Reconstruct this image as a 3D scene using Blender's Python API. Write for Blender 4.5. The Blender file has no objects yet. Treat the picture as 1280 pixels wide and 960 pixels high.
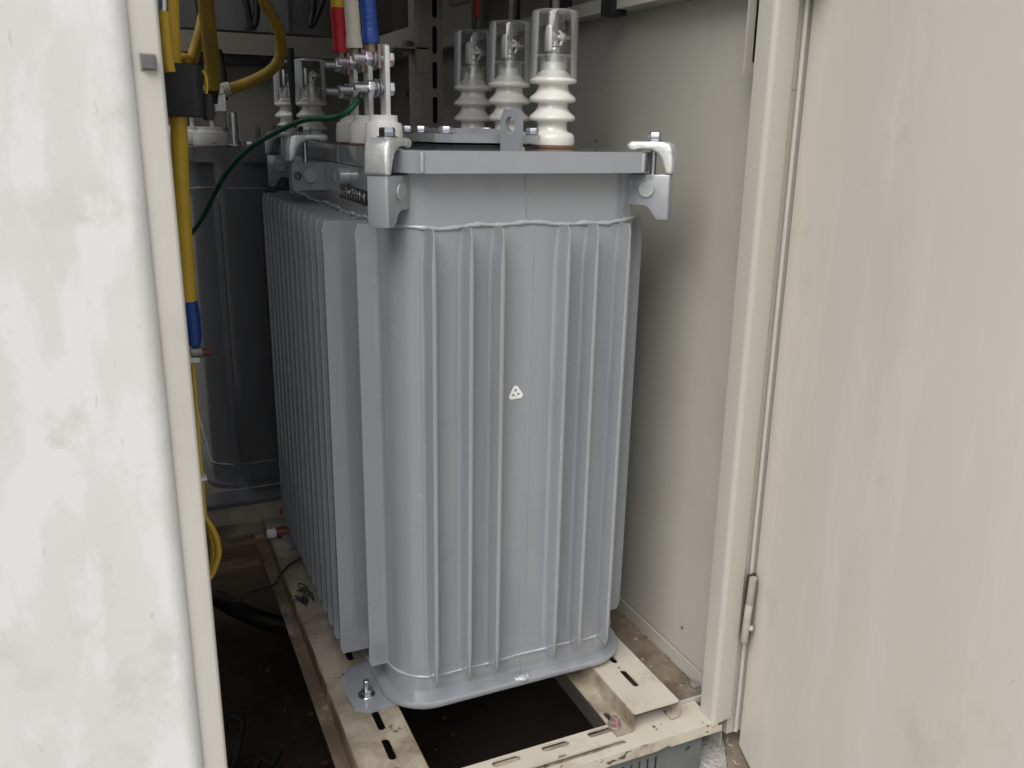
import bpy, bmesh, math, random
from mathutils import Vector, Matrix
from math import pi, sin, cos, radians as R_
random.seed(7)
S = bpy.context.scene
COL = S.collection

# ------------------------------------------------------------------ camera
CAMP = Vector((-0.5209464, -1.1002058, 0.89666351))
F = 1069.232
YAW, PIT, ROLL = R_(24.49898384), R_(-16.54699472), R_(1.10060808)
fw = Vector((sin(YAW)*cos(PIT), cos(YAW)*cos(PIT), sin(PIT)))
r0 = Vector((cos(YAW), -sin(YAW), 0)); u0 = r0.cross(fw)
cr = r0*cos(ROLL) + u0*sin(ROLL); cu = -r0*sin(ROLL) + u0*cos(ROLL)
cam = bpy.data.cameras.new('camera'); co = bpy.data.objects.new('camera', cam); COL.objects.link(co)
m = Matrix((cr, cu, -fw)).transposed().to_4x4(); m.translation = CAMP
co.matrix_world = m
cam.sensor_width = 36; cam.lens = F/1280*36; cam.clip_start = .02; cam.clip_end = 500
S.camera = co

def at(px, py, x=None, y=None, z=None):
    "measured point of the photograph carried onto a real plane of the place"
    d = fw + cr*((px-640)/F) - cu*((py-480)/F)
    if x is not None: t = (x-CAMP.x)/d.x
    elif y is not None: t = (y-CAMP.y)/d.y
    else: t = (z-CAMP.z)/d.z
    return CAMP + d*t

# ------------------------------------------------------------------ materials
def mat(name, base, rough=.5, metal=0, var=None, vscale=4, vstretch=(1,1,1), vlo=.45, vhi=.62, vdet=6,
        spots=None, sscale=60, sthr=.72, sstr=(1,1,1), swid=.04, bump=0, bscale=200, wave=0, wscale=5, wstr=(1,1,.6), coat=0, crough=.15, grime=None, gscale=2.5,
        glo=.55, ghi=.75, rvar=.1, fine=.0, trans=0, ior=1.45, alpha=1, streak=None, spec=.5):
    mt = bpy.data.materials.new(name); mt.use_nodes = True
    nt = mt.node_tree; N = nt.nodes; L = nt.links
    b = N['Principled BSDF']
    b.inputs['Roughness'].default_value = rough; b.inputs['Metallic'].default_value = metal
    b.inputs['Coat Weight'].default_value = coat; b.inputs['Coat Roughness'].default_value = crough
    b.inputs['Transmission Weight'].default_value = trans; b.inputs['IOR'].default_value = ior
    b.inputs['Specular IOR Level'].default_value = spec
    tc = N.new('ShaderNodeTexCoord')
    def mapped(stretch, off=0):
        mp = N.new('ShaderNodeMapping'); mp.inputs['Scale'].default_value = stretch
        mp.inputs['Location'].default_value = (off, off*.7, off*1.3)
        L.new(tc.outputs['Object'], mp.inputs[0]); return mp.outputs[0]
    def noise(scale, stretch=(1,1,1), off=0, det=5, rgh=.6):
        n = N.new('ShaderNodeTexNoise'); n.inputs['Scale'].default_value = scale
        n.inputs['Detail'].default_value = det; n.inputs['Roughness'].default_value = rgh
        L.new(mapped(stretch, off), n.inputs['Vector']); return n.outputs['Fac']
    def ramp(v, lo, hi):
        r = N.new('ShaderNodeMapRange'); r.inputs[1].default_value = lo; r.inputs[2].default_value = hi
        r.clamp = True
        L.new(v, r.inputs[0]); return r.outputs[0]
    def mix(fac, a, bcol):
        x = N.new('ShaderNodeMix'); x.data_type = 'RGBA'
        L.new(fac, x.inputs[0])
        if hasattr(a, 'node'): L.new(a, x.inputs[6])
        else: x.inputs[6].default_value = (*a, 1)
        x.inputs[7].default_value = (*bcol, 1)
        return x.outputs[2]
    col = base
    if var: col = mix(ramp(noise(vscale, vstretch, 1.3, vdet), vlo, vhi), col, var)
    if streak: col = mix(ramp(noise(streak[1], streak[2], 5.1, 5), streak[3], streak[4]), col, streak[0])
    if grime: col = mix(ramp(noise(gscale, (1,1,1), 7.7, 8, .68), glo, ghi), col, grime)
    if spots: col = mix(ramp(noise(sscale, sstr, 3.1, 2), sthr, sthr+swid), col, spots)
    if fine:
        col = mix(ramp(noise(350, (1,1,1), 9, 2), .3, .7), col, tuple(c*(1-fine) for c in base)) if not hasattr(col, 'node') else col
    if hasattr(col, 'node'): L.new(col, b.inputs['Base Color'])
    else: b.inputs['Base Color'].default_value = (*col, 1)
    if rvar:
        rr = N.new('ShaderNodeMapRange'); L.new(noise(9, (1,1,.5), 2.2), rr.inputs[0])
        rr.inputs[1].default_value = .35; rr.inputs[2].default_value = .65
        rr.inputs[3].default_value = max(.02, rough-rvar); rr.inputs[4].default_value = min(1, rough+rvar)
        L.new(rr.outputs[0], b.inputs['Roughness'])
    last = None
    if wave:
        bn = N.new('ShaderNodeBump'); bn.inputs['Strength'].default_value = 1; bn.inputs['Distance'].default_value = wave
        L.new(noise(wscale, wstr, 4.4, 2), bn.inputs['Height']); last = bn
    if bump:
        bn = N.new('ShaderNodeBump'); bn.inputs['Strength'].default_value = 1; bn.inputs['Distance'].default_value = bump
        L.new(noise(bscale, (1,1,1), 6.4, 3), bn.inputs['Height'])
        if last: L.new(last.outputs[0], bn.inputs['Normal'])
        last = bn
    if last: L.new(last.outputs[0], b.inputs['Normal'])
    return mt

M = {}
M['grey'] = mat('transformer grey paint', (.272,.288,.314), .24, var=(.25,.266,.292), vscale=5, vstretch=(1,1,.3), vlo=.35, vhi=.7, coat=1, crough=.05, spec=.8, rvar=0, wave=.0005, wscale=14, wstr=(1,1,.08), spots=(.36,.37,.385), sscale=55, sthr=.735, streak=((.29,.307,.332), 14, (2,2,.12), .5, .75), grime=(.24,.252,.272), gscale=6, glo=.55, ghi=.7)
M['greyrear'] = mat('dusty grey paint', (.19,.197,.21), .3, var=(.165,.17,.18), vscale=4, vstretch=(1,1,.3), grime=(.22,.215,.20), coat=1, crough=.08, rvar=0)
M['weld'] = mat('painted weld', (.36,.37,.39), .22, bump=.0007, bscale=190, coat=1)
M['beige'] = mat('beige cabinet paint', (.42,.407,.36), .42, var=(.393,.38,.335), vscale=3, vstretch=(1,1,.25), vlo=.3, vhi=.7,
                 spots=(.20,.17,.13), sscale=38, sthr=.755, wave=.0012, wscale=3.5, grime=(.43,.40,.335), gscale=4, glo=.56, ghi=.8, coat=.2)
M['beigedoor'] = mat('pale beige door paint', (.675,.648,.575), .5, var=(.645,.618,.545), vscale=2.1, vstretch=(2.2,2.2,.45), vlo=.36, vhi=.66, vdet=9,
                     spots=(.42,.39,.33), sscale=55, sthr=.765, swid=.06, wave=.0004, wscale=3, streak=((.70,.675,.605), 5, (2.4,2.4,.5), .5, .64), grime=(.60,.572,.495), gscale=6, glo=.57, ghi=.70)  # paler beige than the post, with streaks and grime
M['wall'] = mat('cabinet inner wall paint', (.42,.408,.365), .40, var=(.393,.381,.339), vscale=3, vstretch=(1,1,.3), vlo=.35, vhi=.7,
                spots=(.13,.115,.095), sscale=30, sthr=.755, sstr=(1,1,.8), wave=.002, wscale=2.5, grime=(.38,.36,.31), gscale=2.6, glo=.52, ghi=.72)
M['chalk'] = mat('chalked white outer paint', (.645,.643,.622), .75, var=(.608,.602,.572), vscale=3.6, vstretch=(1.2,1,.55), vlo=.42, vhi=.62, vdet=12,
                 grime=(.59,.58,.545), gscale=12, glo=.56, ghi=.66, spots=(.50,.485,.44), sscale=110, sthr=.715, sstr=(1,1,.22), swid=.08, bump=.0003, bscale=60, rvar=.05,
                 streak=((.695,.695,.68), 15, (1.2,1.2,.45), .49, .58), wave=.0008, wscale=4)
M['sillpaint'] = mat('worn rail paint', (.46,.437,.38), .5, var=(.43,.395,.325), vscale=9, vlo=.42, vhi=.68, spots=(.12,.09,.06), sscale=48, sthr=.69,
                     grime=(.30,.255,.19), gscale=7, glo=.54, ghi=.72, bump=.0002, bscale=90)
M['dirtyrail'] = mat('mud stained rail paint', (.43,.39,.315), .55, var=(.31,.265,.20), vscale=9, vstretch=(2,.6,1), vlo=.38, vhi=.60, spots=(.12,.09,.06), sscale=40, sthr=.67,
                     grime=(.15,.115,.08), gscale=7, glo=.46, ghi=.64, bump=.0004, bscale=80)
M['muddy'] = mat('rail paint under dried mud', (.21,.155,.105), .8, var=(.12,.088,.058), vscale=10, vlo=.4, vhi=.6, grime=(.42,.36,.27), gscale=8, glo=.54, ghi=.66, bump=.0006, bscale=70)
M['mud'] = mat('dry brown dust', (.185,.145,.105), .9, var=(.115,.088,.062), vscale=14, spots=(.34,.29,.23), sscale=80, sthr=.66, bump=.002, bscale=60, rvar=0, grime=(.10,.08,.06), gscale=6)
M['concrete'] = mat('rough concrete', (.34,.33,.305), .9, var=(.20,.19,.175), vscale=30, spots=(.20,.195,.18), sscale=160, sthr=.6, bump=.004, bscale=120, rvar=0)
M['yard'] = mat('grey yard', (.24,.235,.22), .9, var=(.18,.175,.165), vscale=3, rvar=0)
M['pit'] = mat('dark pit soil', (.06,.046,.033), .95, var=(.04,.032,.025), vscale=8, spots=(.22,.2,.17), sscale=40, sthr=.74, bump=.004, bscale=30, rvar=0)
M['galv'] = mat('galvanised casting', (.80,.82,.82), .36, metal=.6, var=(.64,.665,.665), vscale=35, vlo=.4, vhi=.62, bump=.0006, bscale=130, rvar=.1, spots=(.5,.515,.51), sscale=90, sthr=.70)
M['zinc'] = mat('zinc plated steel', (.62,.64,.66), .25, metal=1, var=(.5,.52,.55), vscale=40, rvar=.08)
M['zincmark'] = mat('zinc bolt with red check mark', (.55,.55,.57), .3, metal=.8, streak=((.56,.25,.36), 120, (1,1,1), .55, .62))
M['pin'] = mat('painted pin head', (.42,.435,.44), .35, metal=.35, var=(.34,.35,.36), vscale=60, rvar=.1)
M['porc'] = mat('white porcelain glaze', (.87,.86,.81), .12, var=(.84,.83,.77), vscale=8, coat=.6, rvar=.03)
M['ivory'] = mat('ivory resin', (.84,.83,.80), .33, var=(.81,.80,.76), vscale=10)
M['tin'] = mat('tinned copper', (.66,.65,.62), .35, metal=.85, var=(.55,.54,.51), vscale=30)
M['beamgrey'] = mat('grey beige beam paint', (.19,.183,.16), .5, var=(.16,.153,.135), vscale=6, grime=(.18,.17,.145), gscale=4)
M['chipped'] = mat('chipped sill edge paint', (.50,.465,.39), .5, var=(.40,.365,.295), vscale=14, vstretch=(.6,1,1), spots=(.09,.065,.045), sscale=40, sthr=.60, sstr=(.7,1.5,1.5), swid=.03, grime=(.25,.20,.14), gscale=12, glo=.52, ghi=.66, bump=.0004, bscale=90)
M['hingepaint'] = mat('dull hinge paint', (.34,.325,.28), .5, var=(.28,.265,.225), vscale=30, grime=(.2,.17,.13), gscale=30)
M['pink'] = mat('pink marker paint', (.50,.16,.20), .5)
M['strip'] = mat('beige closing strip paint', (.555,.54,.49), .55, var=(.52,.503,.45), vscale=4, spots=(.38,.35,.30), sscale=60, sthr=.74, grime=(.49,.47,.415), gscale=6)
M['greycable'] = mat('grey lead sheath', (.12,.112,.10), .55, var=(.09,.085,.077), vscale=30)
M['lug'] = mat('brown tarnished lug', (.24,.19,.14), .4, metal=.6, var=(.35,.30,.24), vscale=60)
M['whiteplate'] = mat('white terminal plate', (.82,.82,.80), .38, metal=.2, var=(.74,.74,.72), vscale=25)
def thin_glass(name):
    mt = bpy.data.materials.new(name); mt.use_nodes = True; nt = mt.node_tree; N = nt.nodes; L = nt.links
    N.remove(N['Principled BSDF']); out = N['Material Output']
    tr_ = N.new('ShaderNodeBsdfTransparent'); tr_.inputs[0].default_value = (.985, .99, .987, 1)
    gl = N.new('ShaderNodeBsdfGlossy'); gl.inputs['Roughness'].default_value = .06
    lw_ = N.new('ShaderNodeLayerWeight'); lw_.inputs[0].default_value = .22
    mr = N.new('ShaderNodeMapRange'); mr.inputs[3].default_value = .03; mr.inputs[4].default_value = .62
    mx = N.new('ShaderNodeMixShader')
    df = N.new('ShaderNodeBsdfTranslucent'); df.inputs[0].default_value = (.9, .92, .92, 1)
    df2 = N.new('ShaderNodeBsdfDiffuse'); df2.inputs[0].default_value = (.9, .92, .92, 1)
    ad = N.new('ShaderNodeMixShader'); L.new(df.outputs[0], ad.inputs[1]); L.new(df2.outputs[0], ad.inputs[2])
    m2 = N.new('ShaderNodeMixShader'); mr2 = N.new('ShaderNodeMapRange'); mr2.inputs[1].default_value = .05; mr2.inputs[2].default_value = .9; mr2.inputs[3].default_value = .012; mr2.inputs[4].default_value = .55  # milky edge mixed in, imitates the bright rims of refracted light
    L.new(lw_.outputs['Fresnel'], mr2.inputs[0]); L.new(mr2.outputs[0], m2.inputs[0]); L.new(mx.outputs[0], m2.inputs[1]); L.new(ad.outputs[0], m2.inputs[2])
    L.new(lw_.outputs['Fresnel'], mr.inputs[0]); L.new(mr.outputs[0], mx.inputs[0])
    L.new(tr_.outputs[0], mx.inputs[1]); L.new(gl.outputs[0], mx.inputs[2]); L.new(m2.outputs[0], out.inputs[0])
    return mt
M['glass'] = thin_glass('clear acrylic')
M['gasket'] = mat('brown gasket', (.21,.12,.085), .7)
M['yellow'] = mat('yellow cable sheath', (.66,.43,.035), .42, var=(.57,.36,.03), vscale=12, bump=.0004, bscale=60)
M['olive'] = mat('aged yellow cable sheath', (.50,.33,.045), .5, var=(.40,.25,.035), vscale=12, bump=.0005, bscale=60, grime=(.26,.18,.05), gscale=9)
M['red'] = mat('red sleeve', (.50,.012,.02), .35, wave=.003, wscale=38)
M['white'] = mat('white sleeve', (.68,.64,.54), .4, wave=.003, wscale=38)
M['blue'] = mat('blue sleeve', (.015,.06,.28), .35, wave=.003, wscale=38)
M['green'] = mat('green earth wire', (.01,.12,.062), .38, var=(.008,.095,.05), vscale=20)
M['black'] = mat('black rubber', (.012,.012,.013), .45, var=(.02,.02,.02), vscale=20)
M['blackmatt'] = mat('black moulded casing', (.028,.029,.031), .45, var=(.022,.023,.025), vscale=9, bump=.0001, bscale=200)
M['dusty'] = mat('dusty black cable', (.035,.033,.03), .7, var=(.06,.055,.05), vscale=14)
M['copper'] = mat('copper end', (.30,.13,.085), .4, metal=.8, var=(.22,.09,.06), vscale=60)
M['darkgrey'] = mat('dark grey case', (.085,.088,.093), .3, var=(.07,.072,.077), vscale=5, vstretch=(1,1,.2), wave=.001, wscale=6)
M['plate'] = mat('black name plate', (.012,.012,.013), .35)
M['silver'] = mat('silver lettering', (.62,.62,.62), .35, metal=.5)
M['sticker'] = mat('white sticker', (.86,.87,.88), .4)
M['ink'] = mat('grey ink', (.16,.17,.18), .5)
M['ventgrey'] = mat('dark grey lower panel', (.155,.165,.165), .55, var=(.115,.12,.12), vscale=6, spots=(.04,.04,.04), sscale=30, sthr=.68)  # dark grey base with darker spots
M['frame'] = mat('shaded inner frame paint', (.52,.50,.43), .5, var=(.46,.44,.37), vscale=6, grime=(.38,.345,.28), gscale=4)  # light beige frame tone with patchy grime
M['rust'] = mat('rusty bolt', (.21,.175,.15), .6, metal=.4, var=(.30,.28,.26), vscale=60, bump=.0004, bscale=150)
M['rub'] = mat('grey rubber buffer', (.11,.10,.105), .5, var=(.16,.15,.15), vscale=40)
M['wood'] = mat('old brown board', (.22,.165,.11), .8, var=(.13,.095,.065), vscale=12, vstretch=(.3,2,2), spots=(.3,.2,.16), sscale=50, sthr=.72, bump=.001, bscale=60)

# ------------------------------------------------------------------ mesh helpers
class MB:
    def __init__(s): s.bm = bmesh.new()
    def _x(s, verts, mtx):
        if mtx is not None: bmesh.ops.transform(s.bm, matrix=mtx, verts=verts)
    def box(s, lo, hi, mtx=None):
        lo = Vector(lo); hi = Vector(hi)
        v = [s.bm.verts.new((x, y, z)) for x in (lo.x, hi.x) for y in (lo.y, hi.y) for z in (lo.z, hi.z)]
        for f in ((0,1,3,2),(4,6,7,5),(0,4,5,1),(2,3,7,6),(0,2,6,4),(1,5,7,3)): s.bm.faces.new([v[i] for i in f])
        s._x(v, mtx); return s
    def prism(s, poly, h0, h1, mtx=None):
        "poly in local XY, extruded along local Z"
        a = [s.bm.verts.new((p[0], p[1], h0)) for p in poly]; b = [s.bm.verts.new((p[0], p[1], h1)) for p in poly]
        n = len(poly)
        s.bm.faces.new(a[::-1]); s.bm.faces.new(b)
        for i in range(n): s.bm.faces.new((a[i], a[(i+1) % n], b[(i+1) % n], b[i]))
        s._x(a+b, mtx); return s
    def lathe(s, prof, seg=32, mtx=None):
        rings = []
        allv = []
        for r, z in prof:
            if r < 1e-6: ring = [s.bm.verts.new((0, 0, z))]
            else: ring = [s.bm.verts.new((r*cos(2*pi*i/seg), r*sin(2*pi*i/seg), z)) for i in range(seg)]
            rings.append(ring); allv += ring
        for a, b in zip(rings, rings[1:]):
            for i in range(seg):
                j = (i+1) % seg
                if len(a) == 1 and len(b) == 1: continue
                if len(a) == 1: s.bm.faces.new((a[0], b[i], b[j]))
                elif len(b) == 1: s.bm.faces.new((a[i], a[j], b[0]))
                else: s.bm.faces.new((a[i], a[j], b[j], b[i]))
        for ring, flip in ((rings[0], True), (rings[-1], False)):
            if len(ring) > 1: s.bm.faces.new(ring[::-1] if flip else ring)
        s._x(allv, mtx); return s
    def ring(s, prof, seg=40, mtx=None):
        "solid of revolution of a closed profile that does not touch the axis"
        rings = [[s.bm.verts.new((r*cos(2*pi*i/seg), r*sin(2*pi*i/seg), z)) for i in range(seg)] for r, z in prof]
        for a, b in zip(rings, rings[1:]+rings[:1]):
            for i in range(seg):
                j = (i+1) % seg; s.bm.faces.new((a[i], a[j], b[j], b[i]))
        s._x([v for r in rings for v in r], mtx); return s
    def tube(s, pts, rad, seg=12, closed=False, cap=True):
        pts = [Vector(p) for p in pts]; n = len(pts); rings = []
        up = None
        for i, p in enumerate(pts):
            if closed: t = pts[(i+1) % n]-pts[i-1]
            else: t = pts[min(i+1, n-1)]-pts[max(i-1, 0)]
            t.normalize()
            if up is None:
                a = Vector((0, 0, 1)) if abs(t.z) < .9 else Vector((1, 0, 0))
                up = (a-t*a.dot(t)).normalized()
            else:
                up = (up-t*up.dot(t)).normalized()
            sd = t.cross(up); r = rad[i] if hasattr(rad, '__len__') else rad
            rings.append([s.bm.verts.new(p+(up*cos(2*pi*k/seg)+sd*sin(2*pi*k/seg))*r) for k in range(seg)])
        for i in range(n if closed else n-1):
            a, b = rings[i], rings[(i+1) % n]
            for k in range(seg):
                j = (k+1) % seg; s.bm.faces.new((a[k], b[k], b[j], a[j]))
        if cap and not closed: s.bm.faces.new(rings[0]); s.bm.faces.new(rings[-1][::-1])
        return s
    def hexa(s, p, axis, af, h, seg=6, spin=0):
        "hexagon head with its base at p, height h along axis"
        ax = Vector(axis).normalized(); q = ax.to_track_quat('Z', 'Y').to_matrix().to_4x4()
        q.translation = Vector(p); r = af/2/cos(pi/6)
        q = q @ Matrix.Rotation(spin, 4, 'Z')
        return s.lathe([(r*.97, 0), (r, h*.08), (r, h*.82), (r*.86, h)], seg, q)
    def cyl(s, p, axis, r, h, seg=24, ch=.0008):
        ax = Vector(axis).normalized(); q = ax.to_track_quat('Z', 'Y').to_matrix().to_4x4(); q.translation = Vector(p)
        return s.lathe([(r-ch, 0), (r, ch), (r, h-ch), (r-ch, h)], seg, q)
    def bevel(s, w, seg=2, ang=35):
        ed = [e for e in s.bm.edges if len(e.link_faces) == 2 and e.calc_face_angle(0) > R_(ang)]
        if ed: bmesh.ops.bevel(s.bm, geom=ed, offset=w, segments=seg, profile=.5, affect='EDGES', clamp_overlap=True)
        return s
    def mesh(s, name, sharp=42):
        bmesh.ops.recalc_face_normals(s.bm, faces=s.bm.faces)
        me = bpy.data.meshes.new(name); s.bm.to_mesh(me); s.bm.free()
        me.shade_smooth(); me.set_sharp_from_angle(angle=R_(sharp))
        return me
    def build(s, name, material, parent=None, loc=None, sharp=42, label=None):
        me = s.mesh(name, sharp)
        return link(name, me, material, parent, loc, label)

def origin_of(o):
    v = Vector((0, 0, 0))
    while o is not None: v = v + o.location; o = o.parent
    return v
def link(name, me, material, parent=None, loc=None, label=None):
    me.materials.clear(); me.materials.append(M[material])
    o = bpy.data.objects.new(name, me); COL.objects.link(o)
    if loc is None:                                  # mesh given in world coordinates
        if parent is not None:
            me.transform(Matrix.Translation(-origin_of(parent)))
    else:
        o.location = Vector(loc) - (origin_of(parent) if parent is not None else Vector())
    o.parent = parent
    if label: o['label'] = label
    return o
def settle(o):
    "put the origin of a one-mesh thing at its own middle"
    me = o.data; c = Vector((0, 0, 0))
    for v in me.vertices: c += v.co
    c /= max(1, len(me.vertices)); me.transform(Matrix.Translation(-c)); o.location = o.location + c
def thing(name, label, cat, loc=(0,0,0), group=None):
    o = bpy.data.objects.new(name, None); COL.objects.link(o); o.location = loc; o.empty_display_size = .05
    o['label'] = label; o['category'] = cat
    if group: o['group'] = group
    return o
def tag(o, label, cat, group=None):
    o['label'] = label; o['category'] = cat
    if group: o['group'] = group
    return o
def structure(o): o['kind'] = 'structure'; return o
def copy_tree(o, parent=None, loc=None):
    c = o.copy(); COL.objects.link(c); c.parent = parent
    if loc is not None: c.location = Vector(loc) - (origin_of(parent) if parent is not None else Vector())
    for ch in list(o.children): copy_tree(ch, c)
    return c
def spline(pts, n=10):
    pts = [Vector(p) for p in pts]; out = []
    for i in range(len(pts)-1):
        p0 = pts[max(i-1, 0)]; p1 = pts[i]; p2 = pts[i+1]; p3 = pts[min(i+2, len(pts)-1)]
        for k in range(n):
            t = k/n
            out.append(.5*((2*p1)+(p2-p0)*t+(2*p0-5*p1+4*p2-p3)*t*t+(3*p1-p0-3*p2+p3)*t**3))
    out.append(pts[-1]); return out
def slot(cx, cy, lx, ly, n=6):
    "outline of a round-ended slot"
    r = min(lx, ly)/2; out = []
    if lx >= ly: ends = ((cx+lx/2-r, cy, -pi/2), (cx-lx/2+r, cy, pi/2))
    else: ends = ((cx, cy+ly/2-r, 0), (cx, cy-ly/2+r, pi))
    for x, y, a in ends:
        for k in range(n+1): out.append((x+r*cos(a+pi*k/n), y+r*sin(a+pi*k/n)))
    return out
def rrect(x0, y0, x1, y1, r, n=6):
    out = []
    for cx, cy, a in ((x1-r, y0+r, -pi/2), (x1-r, y1-r, 0), (x0+r, y1-r, pi/2), (x0+r, y0+r, pi)):
        for k in range(n+1): out.append((cx+r*cos(a+pi/2*k/n), cy+r*sin(a+pi/2*k/n)))
    return out
def holed(outline, holes, t, mtx):
    "flat plate with holes in local XY, thickness t centred on Z, moved by mtx -> mesh"
    cu_ = bpy.data.curves.new('plate', 'CURVE'); cu_.dimensions = '2D'; cu_.fill_mode = 'BOTH'; cu_.extrude = t/2
    for poly in [outline]+holes:
        sp = cu_.splines.new('POLY'); sp.points.add(len(poly)-1); sp.use_cyclic_u = True
        for p, q in zip(sp.points, poly): p.co = (q[0], q[1], 0, 1)
    ob = bpy.data.objects.new('plate', cu_); me = bpy.data.meshes.new_from_object(ob)
    bpy.data.objects.remove(ob); bpy.data.curves.remove(cu_)
    bm = bmesh.new(); bm.from_mesh(me); bmesh.ops.remove_doubles(bm, verts=bm.verts, dist=1e-6)
    bmesh.ops.transform(bm, matrix=mtx, verts=bm.verts)
    bpy.data.meshes.remove(me); return bm
def mb_holed(outline, holes, t, mtx):
    b = MB(); b.bm.free(); b.bm = holed(outline, holes, t, mtx); return b
def frame(o, ex, ey):
    "matrix whose local X,Y go along ex, ey, origin o"
    ex = Vector(ex).normalized(); ey = Vector(ey).normalized(); ez = ex.cross(ey)
    m_ = Matrix((ex, ey, ez)).transposed().to_4x4(); m_.translation = Vector(o); return m_
def text_mesh(txt, size, mtx, width=None, ext=.0004):
    cu_ = bpy.data.curves.new('lettering', 'FONT'); cu_.body = txt; cu_.size = size; cu_.extrude = ext
    cu_.align_x = 'CENTER'; cu_.align_y = 'CENTER'
    ob = bpy.data.objects.new('lettering', cu_); me = bpy.data.meshes.new_from_object(ob)
    bpy.data.objects.remove(ob)
    xs = [v.co.x for v in me.vertices]
    if width and xs:
        w = max(xs)-min(xs); me.transform(Matrix.Diagonal((width/w, 1, 1, 1)))
    me.transform(mtx); return me

# ------------------------------------------------------------------ front transformer
Z0, Z1 = .0715, .769        # lower and upper weld line
TL = .77                    # tank length
def tank_path(x0, x1, y0, y1, r, n=10):
    out = rrect(x0, y0, x1, y1, r, n)
    return out
def loft(mb, outline_z):
    rings = []
    for poly, z in outline_z: rings.append([mb.bm.verts.new((p[0], p[1], z)) for p in poly])
    n = len(rings[0])
    for a, b in zip(rings, rings[1:]):
        for i in range(n): mb.bm.faces.new((a[i], a[(i+1) % n], b[(i+1) % n], b[i]))
    mb.bm.faces.new(rings[0][::-1]); mb.bm.faces.new(rings[-1])
    return mb
def dense(poly, step=.02):
    out = []; n = len(poly)
    for i in range(n):
        a = Vector((*poly[i], 0)); b = Vector((*poly[(i+1) % n], 0)); k = max(1, int((b-a).length/step))
        for j in range(k): out.append((a+(b-a)*(j/k)).to_2d())
    return out
def weld(mb, poly, z, r=.0028, seed=0, amp=.0007):
    rnd = random.Random(seed); pts = []; rad = []
    d = dense(poly, .006)
    ph = [rnd.uniform(0, 6) for _ in range(4)]
    for i, p in enumerate(d):
        s_ = i*.006
        pts.append((p[0], p[1], z+amp*(1.6*sin(s_*26+ph[0])+1.1*sin(s_*71+ph[1])+.5*rnd.uniform(-1, 1))))
        rad.append(r*(1+.22*sin(s_*190+ph[2])+.15*rnd.uniform(-1, 1)))
    return mb.tube(pts, rad, 7, closed=True)
def fin_mesh(depth, z0, z1, t=.0068, name='cooling_fin'):
    "local X = outward from the wall, local Y = thickness"
    zs = [z0, z0+.002, z0+.012, z0+.03, z0+.05, z0+.075] + [z0+.075+(z1-z0-.15)*k/6 for k in range(1, 6)] + [z1-.075, z1-.05, z1-.03, z1-.012, z1-.002, z1]
    def g(z):
        d = min(z-z0, z1-z)/.055
        d = max(0, min(1, d)); d = d*d*(3-2*d)
        return .26+.74*d
    mb = MB(); rings = []
    for z in zs:
        e = min(z-z0, z1-z)
        dd = depth-(.005*(1-min(1, e/.012))**2)
        h = t/2*g(z); ring = []
        us = [u_ for u_ in (-.002, -.0004, .0008, .0022, .0042, .0075, .0125, .020) if u_ < dd*.6-.001]+[dd*.6, dd-.0016, dd-.0007, dd-.0001]
        def hh(u):
            fl = .0055*math.exp(-max(u+.0004, 0)/.0013)*(.35+.65*g(z))
            ed = 1.0 if u < dd-.0015 else (.93 if u < dd-.0005 else .72)
            return h*max(.25, ed)+fl
        for u in us: ring.append(mb.bm.verts.new((u, hh(u), z)))
        for u in reversed(us): ring.append(mb.bm.verts.new((u, -hh(u), z)))
        rings.append(ring)
    n = len(rings[0])
    for a, b in zip(rings, rings[1:]):
        for i in range(n): mb.bm.faces.new((a[i], a[(i+1) % n], b[(i+1) % n], b[i]))
    mb.bm.faces.new(rings[0][::-1]); mb.bm.faces.new(rings[-1])
    return mb.mesh(name, 50)

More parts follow.
